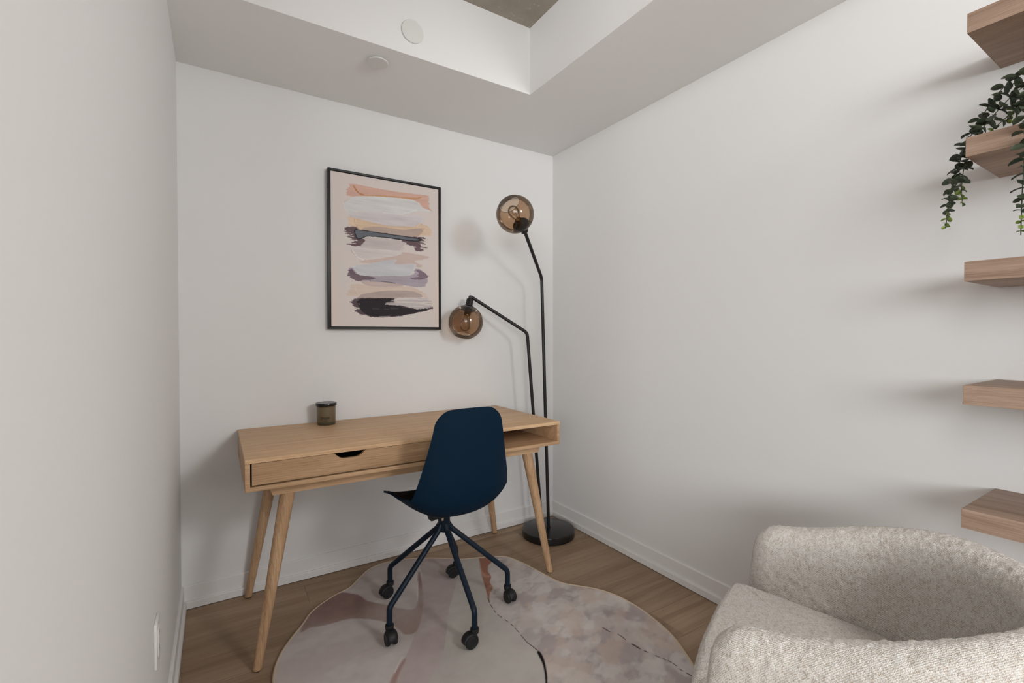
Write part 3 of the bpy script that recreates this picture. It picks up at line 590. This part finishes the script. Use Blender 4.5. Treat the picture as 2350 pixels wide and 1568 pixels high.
me_edge = box('canvas_edge', (-aw+ins-.0005, -.0324, ins-.0005), (aw-ins+.0005, -.021, ah-ins+.0005), new_mat('canvas_side', hx(214, 206, 200), .8), art, 0)

# ------------------------------------------------------------------ floor lamp
lamp = empty('floor_lamp', (-.22, -.245, 0), label='black two-arm floor lamp with smoked amber glass globes in the corner', cat='lamp'); LO = Vector((-.22, -.245, 0))
lathe('base', [(0, 0), (.157, 0), (.160, .003), (.160, .040), (.1585, .0435), (.155, .045), (0, .0455)], M_BLACKG, lamp, 72)
def camray(u, v): return g_*1.0+R_*((u-1175)/1076.67)+U_*((784-v)/1076.67)
def at_y(u, v, y): d = camray(u, v); return CAM+d*((y-CAM.y)/d.y)
def at_d(u, v, d): return CAM+camray(u, v)*d
pr_ = .0098
# heights and positions of the bends and globes, measured in metres
B1 = at_d(1243, 638, 2.88); B2 = at_y(1210, 764, -.20)
G1 = at_d(1182, 492, 2.46); G2 = at_y(1069, 739.5, -.122)
RG = .0992
def globe_axis(G, img, cosn, sinn):
    tc = (CAM-G).normalized(); rt = tc.cross(Vector((0, 0, 1))).normalized()*-1; up = rt.cross(-tc).normalized()
    d = (rt*img[0]+up*img[1]).normalized(); return (tc*cosn+d*sinn).normalized()
X1 = globe_axis(G1, (-14, 24), math.cos(math.radians(47)), math.sin(math.radians(47)))
X2 = globe_axis(G2, (-13, -68), .35, .937)
def lamp_head(G, A):
    O = G-LO
    ro = .055; th0 = math.asin(ro/RG); th1 = math.pi-math.asin(.024/RG)
    prof = [(RG*math.sin(th0+(th1-th0)*k/64), RG*math.cos(th0+(th1-th0)*k/64)) for k in range(65)]
    sh = lathe('glass_shade', prof, M_AMBER, lamp, 112, O, A)
    lathe('rim', [(ro-.0004+.0009*math.cos(a), RG*math.cos(th0)+.0009*math.sin(a)) for a in [2*math.pi*k/8 for k in range(9)]], M_DARKAMB, sh, 72, O, A)
    lathe('socket_cup', [(0, -RG-.046), (.018, -RG-.046), (.0205, -RG-.043), (.0205, -RG-.004), (.028, -RG-.001), (.030, -RG+.003), (.0, -RG+.004)], M_BLACK, lamp, 40, O, A)
    lathe('gallery_disc', [(0, -RG+.004), (.030, -RG+.0065), (.044, -RG+.016), (.0445, -RG+.0175), (.030, -RG+.012), (0, -RG+.012)], M_BLACK, lamp, 48, O, A)
    so = lathe('bulb_socket', [(0, -RG+.008), (.0195, -RG+.008), (.0195, -RG+.052), (.018, -RG+.054), (.0155, -RG+.054), (.0150, -RG+.040), (0, -RG+.040)], M_SOCK, lamp, 36, O, A)
    b0 = -RG+.046
    bl = lathe('bulb', [(.012, b0), (.013, b0+.012), (.018, b0+.032), (.0265, b0+.056), (.0290, b0+.074), (.026, b0+.092), (.016, b0+.104), (.006, b0+.108), (0, b0+.1085)], M_CLEAR, lamp, 36, O, A)
    lathe('bulb_cap', [(0, b0-.004), (.0125, b0-.004), (.0128, b0+.008), (.010, b0+.014), (0, b0+.015)], M_BRASS, bl, 28, O, A)
    q = Vector((0, 0, 1)).rotation_difference(A)
    for k in range(4):
        a = k*math.pi/2+.4
        tube('filament', [O+q @ Vector((.004*math.cos(a), .004*math.sin(a), b0+.014)), O+q @ Vector((.011*math.cos(a), .011*math.sin(a), b0+.078)), O+q @ Vector((.004*math.cos(a+.8), .004*math.sin(a+.8), b0+.03))], .0007, M_BRASS, bl, 6)
M_DARKAMB = new_mat('amber_rim', (.03, .018, .010, 1), .2); M_SOCK = new_mat('socket_bronze', (.05, .035, .022, 1), .4, .3)
E1 = G1-X1*(RG+.046)-LO; E2 = G2-X2*(RG+.050)-LO
P1 = Vector((-.212, -.236, .045))-LO; P2 = Vector((-.238, -.200, .045))-LO
tube('pole', fillet([P1, B1-LO, E1], .05, 10), pr_, M_BLACK, lamp, 20)
tube('pole', fillet([P2, B2-LO, E2+Vector((.002, -.004, .012))], .05, 10), pr_, M_BLACK, lamp, 20)
for p in (P1, P2): lathe('collar', [(0, 0), (.0135, 0), (.0135, .003), (.0115, .005), (0, .005)], M_BLACK, lamp, 24, p)
lathe('hinge', [(0, -.011), (.0105, -.011), (.0115, -.009), (.0115, .009), (.0105, .011), (0, .011)], M_BLACK, lamp, 24, E2+Vector((0, -.002, .008)), R_.cross(U_))
lamp_head(G1, X1); lamp_head(G2, X2)

# ------------------------------------------------------------------ office chair
CH = Vector((-1.090, -.640, .0095)); PSI = math.radians(1.5)
ch = empty('office_chair', CH, 0, label='navy blue plastic shell office chair on five castors', cat='chair')
prof_c = smooth1([(.243, .481), (.222, .483), (.165, .478), (.090, .468), (.020, .462), (-.060, .463), (-.125, .475), (-.175, .505), (-.203, .555), (-.214, .63), (-.216, .72), (-.214, .82), (-.209, .895), (-.206, .928)], 400, closed=False)
sc_ = np.r_[0, np.cumsum(np.linalg.norm(np.diff(prof_c, axis=0), axis=1))]; Ltot = sc_[-1]
NPR = 84; q_ = np.linspace(0, 1, NPR); q_ = .5*q_+.5*(.5-.5*np.cos(np.pi*q_)); q_[1:-1] = q_[1:-1]; s_ = q_*Ltot
s_[1], s_[-2] = .0012, Ltot-.0012; s_[2], s_[-3] = .005, Ltot-.005; s_[3], s_[-4] = .011, Ltot-.011
s_ = np.sort(s_)
prof = np.stack([np.interp(s_, sc_, prof_c[:, k]) for k in (0, 1)], 1)
key_s = np.array([0, .06, .14, .25, .35, .43, .50, .55, .66, .76, .88, 1.0])*Ltot
key_w = [.230, .232, .235, .238, .242, .246, .247, .242, .217, .193, .166, .143]
key_k = [.026, .044, .066, .082, .094, .100, .092, .080, .060, .044, .022, .006]
NU_ = 41; uu = np.sin(np.linspace(-math.pi/2, math.pi/2, NU_)); V = np.zeros((NPR, NU_, 3)); VP = np.zeros((NPR, NU_, 3))
for i in range(NPR):
    w = np.interp(s_[i], key_s, key_w); k = np.interp(s_[i], key_s, key_k); wf = w
    for d_, rc in ((s_[i], .046), (Ltot-s_[i], .058)):
        if d_ < rc: w = w-rc+math.sqrt(max(0, rc*rc-(rc-d_)**2))
    tv = np.array([np.interp(min(s_[i]+.01, Ltot), sc_, prof_c[:, k_])-np.interp(max(s_[i]-.01, 0), sc_, prof_c[:, k_]) for k_ in (0, 1)]); tv = tv/np.linalg.norm(tv)
    nv = np.array([tv[1], -tv[0]])   # towards the sitter: up on the seat, forward on the back
    lift = k*(np.abs(uu)*w/wf)**2.4
    V[i, :, 0] = w*uu*(1-.08*np.abs(uu)**3*k/.1); V[i, :, 1] = prof[i, 0]+nv[0]*lift; V[i, :, 2] = prof[i, 1]+nv[1]*lift-.0095+.006*(1-(uu*w/wf)**2)*max(0, 1-(Ltot-s_[i])/.08)
    VP[i] = V[i]; up_ = uu*.94; lp = k*(np.abs(up_)*w/wf)**2.4; off_ = .0048
    VP[i, :, 0] = w*up_*(1-.08*np.abs(up_)**3*k/.1)*(1-off_/.24); VP[i, :, 1] = prof[i, 0]+nv[0]*(lp+off_); VP[i, :, 2] = prof[i, 1]+nv[1]*(lp+off_)-.0095
c_, sn = math.cos(PSI), math.sin(PSI); V[..., 0] += .016; VP[..., 0] += .016; V[..., 1] -= .010; VP[..., 1] -= .010
Vr = V.copy(); Vr[..., 0] = c_*V[..., 0]-sn*V[..., 1]; Vr[..., 1] = sn*V[..., 0]+c_*V[..., 1]
sh = raw_obj('seat_shell', Vr.reshape(-1, 3), grid_faces(NPR, NU_), M_NAVY, ch)
md = sh.modifiers.new('thick', 'SOLIDIFY'); md.thickness = .0085; md.offset = 0
md = sh.modifiers.new('bev', 'BEVEL'); md.width = .0022; md.segments = 2; md.limit_method = 'ANGLE'; md.angle_limit = math.radians(50)
md = sh.modifiers.new('sub', 'SUBSURF'); md.levels = 1; md.render_levels = 1
Vq = VP.copy()[7:-16]; Vq[..., 0] = c_*VP[7:-16, :, 0]-sn*VP[7:-16, :, 1]; Vq[..., 1] = sn*VP[7:-16, :, 0]+c_*VP[7:-16, :, 1]
pd = raw_obj('inner_layer', Vq.reshape(-1, 3), grid_faces(NPR-23, NU_), M_INNER, ch)  # thin black layer over the inner face of the shell
md = pd.modifiers.new('thick', 'SOLIDIFY'); md.thickness = .003; md.offset = 0
mt = empty('seat_mount', (0, 0, 0)); mt.parent = ch; mt.rotation_euler = (0, 0, PSI)
bm = bmesh.new(); add_box(bm, (-.075, -.05, .429), (.075, .07, .445), .003); bm_obj('mount_plate', bm, M_BLACKP, mt, True)
prism('mount_bracket', [(-.045, .432), (.015, .432), (.0, .419), (-.03, .419)], 'x', -.074, -.060, M_BLACKP, mt, .001)
lathe('bolt', [(0, -.014), (.005, -.014), (.005, 0), (0, 0)], M_NICKEL, mt, 14, (-.028, -.045, .432))
lathe('hub', [(0, .348), (.016, .349), (.024, .356), (.0265, .37), (.0265, .424), (.030, .431), (0, .431)], M_NAVYM, ch, 40)
cast_dir = [(R_*.55-g_*.75), (-R_*.85-g_*.35), (-R_*.7-g_*.7), (R_*.5-g_*.85), (-R_*.85-g_*.5)]
def wheel(nm, p, axle, r, w, par):
    q = axle.normalized()
    return lathe(nm, [(0, -w/2), (r*.55, -w/2), (r*.60, -w/2-.001), (r-.004, -w/2-.0005), (r-.001, -w/2+.003), (r, 0), (r-.001, w/2-.003), (r-.004, w/2+.0005), (r*.60, w/2+.001), (r*.55, w/2), (0, w/2)], M_BLACKP, par, 36, p, q)
for k in range(5):
    a = math.radians(-18+72*k); dv_ = Vector((math.cos(a), math.sin(a), 0)); RL = .290
    p0 = dv_*.018+Vector((0, 0, .385)); p1 = dv_*.034+Vector((0, 0, .360)); p2 = dv_*RL+Vector((0, 0, .137)); p3 = dv_*RL+Vector((0, 0, .066))
    tube('leg', fillet([p0, p1, p2, p3], .035, 8), .0118, M_NAVYM, ch, 18)
    t_ = cast_dir[k]; t_ = Vector((t_.x, t_.y, 0)).normalized(); ax = Vector((-t_.y, t_.x, 0)); S = dv_*RL
    cs = empty('castor', S); cs.parent = ch
    lathe('stem', [(0, .048), (.010, .048), (.0165, .052), (.0175, .066), (.0165, .070), (0, .070)], M_BLACKP, cs, 24)
    wc = t_*.020+Vector((0, 0, .0262))
    for s in (-1, 1): wheel('wheel', wc+ax*s*.0145, ax, .0262, .015, cs)
    # hood: an arched shell over the wheels
    hv = []; nA, nB = 22, 9
    for i in range(nA):
        th = math.radians(-35+215*i/(nA-1))
        for j in range(nB):
            b = -1+2*j/(nB-1); rr_ = .0315-.006*abs(b)**4
            hv.append(wc-t_*math.cos(th)*-1*rr_*-1+Vector((0, 0, 1))*math.sin(th)*rr_+ax*b*.0185)
    ho = raw_obj('hood', [tuple(v) for v in hv], [tuple(f) for f in grid_faces(nA, nB)], M_BLACKP, cs)
    md = ho.modifiers.new('thick', 'SOLIDIFY'); md.thickness = .003; md.offset = 0

# ------------------------------------------------------------------ boucle armchair
AO = Vector((-.780, -1.842, 0)); PHI = math.atan2(.42, .907)-math.radians(1.8)
ac = empty('armchair', AO, PHI, label='cream boucle tub armchair in front of the shelves', cat='armchair')
def boucle():
    m = new_mat('boucle', (.6, .57, .52, 1), .95, spec=.1); t = NT(m); v = t.coords()
    a = t.noise(v, 190, 3, .6, 1.0); b = t.noise(v, 520, 2, .6, .4); big = t.noise(v, 60, 2)
    w = t.n('ShaderNodeTexWave', wave_type='BANDS', bands_direction='DIAGONAL'); w.inputs['Scale'].default_value = 120; w.inputs['Distortion'].default_value = 5; w.inputs['Detail'].default_value = 2; w.inputs['Detail Scale'].default_value = 3
    t.l(v, w.inputs['Vector'])
    mx = t.n('ShaderNodeMath', operation='MULTIPLY_ADD'); mx.inputs[1].default_value = .26; t.l(w.outputs['Fac'], mx.inputs[0]); t.l(a, mx.inputs[2])
    m2 = t.n('ShaderNodeMath', operation='MULTIPLY_ADD'); m2.inputs[1].default_value = .35; t.l(big, m2.inputs[0]); t.l(mx.outputs[0], m2.inputs[2])
    c = t.ramp(m2.outputs[0], [(.58, (.47, .395, .32, 1)), (.74, (.67, .625, .565, 1)), (.92, (.79, .77, .735, 1))])
    c = t.mix(.35, c, t.ramp(b, [(.3, (.74, .70, .65, 1)), (.62, (1, 1, 1, 1))]), 'MULTIPLY')
    t.l(c, t.b.inputs['Base Color'])
    ad = t.n('ShaderNodeMath', operation='MULTIPLY_ADD'); ad.inputs[1].default_value = .5; t.l(b, ad.inputs[0]); t.l(m2.outputs[0], ad.inputs[2])
    t.bump(ad.outputs[0], .8, .004); t.b.inputs['Sheen Weight'].default_value = .25; t.b.inputs['Sheen Roughness'].default_value = .6; return m
M_BOU = boucle()
hW, yS, TH = .308, -.252, .100
def path(s):
    Ls = .004-yS; La = math.pi*hW
    if s < Ls: return np.array([-hW, .004-s]), np.array([-1., 0.])
    if s < Ls+La: a = (s-Ls)/hW; return np.array([-hW*math.cos(a), yS-hW*math.sin(a)]), np.array([-math.cos(a), -math.sin(a)])
    return np.array([hW, yS+(s-Ls-La)]), np.array([1., 0.])
Lp = 2*(.004-yS)+math.pi*hW; NS = 330; n1_, n2_, n4_ = 78, 30, 8
sv = np.linspace(0, Lp, NS); NK = n1_*2+n2_+n4_
V = np.zeros((NS, NK, 3)); Nn = np.zeros((NS, NK, 3))
for i, s in enumerate(sv):
    pc, nn = path(s); de = min(s, Lp-s)
    rim = .637+.089*sst(np.array(de), .02, .50); rc = .045; thf = 1.0
    if de < rc: thf = math.sqrt(max(.0, 1-(1-de/rc)**2))*.85+.15
    rzc = .068
    if de < rzc: rim -= rzc-math.sqrt(max(0, rzc**2-(rzc-de)**2))
    t2 = TH/2*thf; zb_ = .10; rt = t2
    zin = np.linspace(zb_+.05, rim-rt, n1_); th = np.linspace(math.pi, 0, n2_+2)[1:-1]; zo = np.linspace(rim-rt, zb_, n1_)
    Q = np.concatenate([np.full(n1_, -t2), rt*np.cos(th), np.full(n1_, t2), np.linspace(t2, -t2, n4_+2)[1:-1]])
    Z = np.concatenate([zin, rim-rt+rt*np.sin(th), zo, np.linspace(zb_, zb_+.05, n4_+2)[1:-1]])
    taper = np.clip((.55-Z)/.45, 0, 1); Qo = np.where(Q > 0, Q-taper*.018, Q+taper*.004)
    fwd = (1 if True else 0)*np.clip((.62-Z), 0, 1)*.11*max(0, 1-de/.21)
    V[i, :, 0] = pc[0]+nn[0]*Qo; V[i, :, 1] = pc[1]+nn[1]*Qo+fwd; V[i, :, 2] = Z
    Nn[i, :, 0] = nn[0]*np.sign(Q); Nn[i, :, 1] = nn[1]*np.sign(Q); Nn[i, n1_:n1_+n2_, 2] = np.sin(th)
rn = rng.random((NS, NK)); rn = (rn+np.roll(rn, 1, 0)+np.roll(rn, 1, 1)+np.roll(rn, (1, 1), (0, 1)))/4-.5
V += Nn*(rn[..., None]*.0055)
o = raw_obj('tub_shell', V.reshape(-1, 3), grid_faces(NS, NK, cv=True), M_BOU, ac)
bm = bmesh.new(); bm.from_mesh(o.data); be = [e for e in bm.edges if e.is_boundary]; bmesh.ops.holes_fill(bm, edges=be, sides=0); bm.to_mesh(o.data); bm.free()
# cushion
NA, NRr = 300, 110
ol = [(-.262, .02), (-.256, .048), (-.235, .066), (-.12, .078), (0, .080), (.12, .078), (.235, .066), (.256, .048), (.262, .02), (.262, -.275)]
ol += [(.262*math.cos(a), -.275-.262*math.sin(a)) for a in np.linspace(.2, math.pi-.2, 12)] + [(-.262, -.275)]
OL = smooth1(ol, NA); OC = np.array([0, -.18]); zt = .472
ring = []
for k in range(NRr):
    t_ = k/(NRr-1)
    if t_ < .55: f_ = t_/.55; ring.append((f_*.90, zt+.012*(1-f_**2)-.004*f_**4, 0))
    elif t_ < .72: a = (t_-.55)/.17*math.pi/2; ring.append((.90+.10*math.sin(a), zt-.004-.040*(1-math.cos(a)), math.sin(a)))
    else: f_ = (t_-.72)/.28; ring.append((1.0+.012*math.sin(f_*math.pi), zt-.044-f_*.33, 1))
V = np.zeros((NRr, NA, 3)); Nn = np.zeros((NRr, NA, 3))
for k, (f_, z, h_) in enumerate(ring):
    V[k, :, :2] = OC+(OL-OC)*f_; V[k, :, 2] = z+(V[k, :, 1]-.08)*.11*(1 if k < NRr*.72 else max(0, 1-(k/NRr-.72)/.28))
    dd_ = (OL-OC)/np.linalg.norm(OL-OC, axis=1)[:, None]; Nn[k, :, :2] = dd_*h_; Nn[k, :, 2] = 1-h_
rn = rng.random((NRr, NA)); rn = (rn+np.roll(rn, 1, 1)+np.roll(rn, 2, 1))/3-.5
rn[:30] *= np.linspace(0, 1, 30)[:, None]
V += Nn*(rn[..., None]*.0045)
raw_obj('seat_cushion', V.reshape(-1, 3), grid_faces(NRr, NA, cv=True), M_BOU, ac)
prism('plinth', [(.24*math.cos(a), -.16+.22*math.sin(a)) for a in np.linspace(0, 2*math.pi, 41)[:-1]], 'z', .0, .14, M_DARK, ac, .003)

# ------------------------------------------------------------------ floating shelves
SY0, SY1 = -2.15, -3.15
names_ = ['uppermost floating oak shelf at the top edge of the photo', 'second floating oak shelf from the top, with trailing plant stems over it', 'middle floating oak shelf of the five on the right wall',
          'fourth floating oak shelf from the top, below the middle one', 'lowest floating oak shelf, just above the armchair']
for zb_, lb in zip((2.0043, 1.6877, 1.3679, 1.0483, .7265), names_):
    s = empty('floating_shelf', (0, SY0, zb_), label=lb, cat='shelf', group='floating shelves on the right wall')
    bx_ = -.2987; th = .0505
    box('shelf_board', (bx_+.0012, SY1-SY0, .0), (-.0006, -.0012, th), M_SHELF, s, .0008)
    box('front_edge', (bx_, SY1-SY0, .0004), (bx_+.0012, -.0012, th-.0004), M_SHELF, s, 0)
    box('end_cap', (bx_+.0002, -.0012, .0004), (-.0006, 0, th-.0004), M_SHELF, s, 0)

# ------------------------------------------------------------------ trailing plant
SH2 = 1.6877+.0510
plant = empty('trailing_plant', (-.155, -2.46, SH2), label='trailing eucalyptus plant hanging over the second shelf from the top', cat='plant'); PO = Vector((-.155, -2.46, SH2))
lathe('pot', [(0, 0), (.050, 0), (.056, .004), (.066, .105), (.068, .110), (.063, .110), (.058, .095), (0, .095)], new_mat('white_ceramic', (.75, .74, .72, 1), .3), plant, 40)
lathe('soil', [(0, .0955), (.0575, .0955), (.0575, .097), (0, .100)], new_mat('soil', (.03, .02, .014, 1), .95), plant, 24)
def leaf_mat(name, c1, c2):
    m = new_mat(name, c1, .5, spec=.4); t = NT(m); oi = t.n('ShaderNodeObjectInfo')
    t.l(t.ramp(oi.outputs['Random'], [(0, c1), (1, c2)]), t.b.inputs['Base Color']); return m
M_LEAF = leaf_mat('eucalyptus_leaf', (.020, .032, .018, 1), (.066, .085, .050, 1)); M_TIP = leaf_mat('young_leaf', (.10, .15, .022, 1), (.20, .27, .05, 1)); M_STEM = new_mat('plant_stem', (.035, .05, .028, 1), .6)
def leaf_mesh(m):
    nv_, nu_ = 9, 5; V = []
    for i in range(nv_):
        t_ = i/(nv_-1); w = .0110*(math.sin(math.pi*min(1, t_*.93+.05))**.62)*(1 if t_ < 1 else .15)
        if i == 0: w = .0008
        for j in range(nu_):
            b = -1+2*j/(nu_-1); V.append((b*w, t_*.0245, .0035*abs(b)**1.6-.004*t_*t_+.001*math.sin(t_*3)))
    me = bpy.data.meshes.new('leaf'); me.from_pydata(V, [], [tuple(int(q) for q in f) for f in grid_faces(nv_, nu_)]); me.update()
    me.polygons.foreach_set('use_smooth', np.ones(len(me.polygons), dtype=bool)); me.materials.append(m); return me
LM, LT = leaf_mesh(M_LEAF), leaf_mesh(M_TIP)
def strand(pts, tip=.10, step=.0165, size=1.0, seed=1):
    rd = random.Random(seed)
    P_ = smooth1([tuple(Vector(p)-PO) for p in pts], 90, closed=False); P_ = [Vector(p) for p in P_]
    L = sum((P_[i+1]-P_[i]).length for i in range(len(P_)-1))
    st_ = tube('stem', P_[::2]+[P_[-1]], .0011, M_STEM, plant, 6)
    d = .03; acc = 0; i = 0; k = 0
    while i < len(P_)-1:
        seg = (P_[i+1]-P_[i]).length
        if acc+seg >= d:
            p = P_[i].lerp(P_[i+1], (d-acc)/seg); T = (P_[i+1]-P_[i]).normalized(); f_ = d/L
            ref = Vector((0, 0, 1)) if abs(T.z) < .8 else Vector((1, 0, 0))
            N = T.cross(ref).normalized(); Bn = T.cross(N)
            a0 = (k % 2)*math.pi/2+rd.uniform(-.35, .35)
            for s in (0, math.pi):
                a = a0+s+rd.uniform(-.2, .2); out = N*math.cos(a)+Bn*math.sin(a)
                yd = (out*.93+T*rd.uniform(-.25, .55)+Vector((0, 0, -.1+rd.uniform(-.15, .15)))).normalized()
                zd = (-T+Vector((0, 0, .5))).normalized(); xd = yd.cross(zd).normalized(); zd = xd.cross(yd); ro_ = rd.uniform(-.95, .95); xd, zd = xd*math.cos(ro_)+zd*math.sin(ro_), zd*math.cos(ro_)-xd*math.sin(ro_)
                sc = size*rd.uniform(.82, 1.12)*(1.0 if f_ < .8 else max(.35, 1-(f_-.8)*3.2))
                young = d > L-tip*.45 or (d > L-tip and rd.random() < .25)
                o = bpy.data.objects.new('leaf', LT if young else LM); COL.objects.link(o); o.parent = plant
                o.matrix_local = Matrix.Translation(p) @ Matrix(((xd.x, yd.x, zd.x, 0), (xd.y, yd.y, zd.y, 0), (xd.z, yd.z, zd.z, 0), (0, 0, 0, 1))) @ Matrix.Scale(sc, 4)
            d += step*rd.uniform(.85, 1.15)*(1 if f_ < .85 else .75); k += 1
        else: acc += seg; i += 1
root = PO+Vector((0, 0, .098))
strand([root, (-.16, -2.40, 1.90), (-.17, -2.29, 1.925), (-.185, -2.225, 1.90), (-.20, -2.185, 1.86), (-.205, -2.158, 1.81), (-.21, -2.135, 1.76), (-.225, -2.120, 1.70), (-.26, -2.115, 1.63), (-.31, -2.12, 1.56), (-.345, -2.125, 1.505)], seed=3)
strand([root, (-.18, -2.38, 1.87), (-.20, -2.29, 1.88), (-.215, -2.23, 1.85), (-.225, -2.185, 1.80), (-.225, -2.15, 1.75), (-.222, -2.130, 1.69), (-.228, -2.125, 1.63), (-.235, -2.13, 1.575)], seed=5)
strand([root, (-.19, -2.40, 1.86), (-.22, -2.32, 1.86), (-.235, -2.255, 1.82), (-.24, -2.205, 1.775), (-.24, -2.178, 1.752)], seed=8, tip=.02)
strand([root, (-.17, -2.37, 1.88), (-.185, -2.30, 1.87), (-.20, -2.25, 1.84), (-.215, -2.22, 1.80), (-.225, -2.205, 1.77)], seed=9, tip=.05)
strand([root, (-.24, -2.40, 1.92), (-.30, -2.31, 1.90), (-.332, -2.268, 1.83), (-.338, -2.262, 1.75), (-.336, -2.262, 1.66), (-.332, -2.258, 1.56), (-.328, -2.256, 1.465)], seed=12)
strand([root, (-.22, -2.46, 1.91), (-.29, -2.40, 1.90), (-.335, -2.33, 1.83), (-.34, -2.325, 1.72), (-.34, -2.325, 1.60), (-.335, -2.32, 1.52)], seed=15)
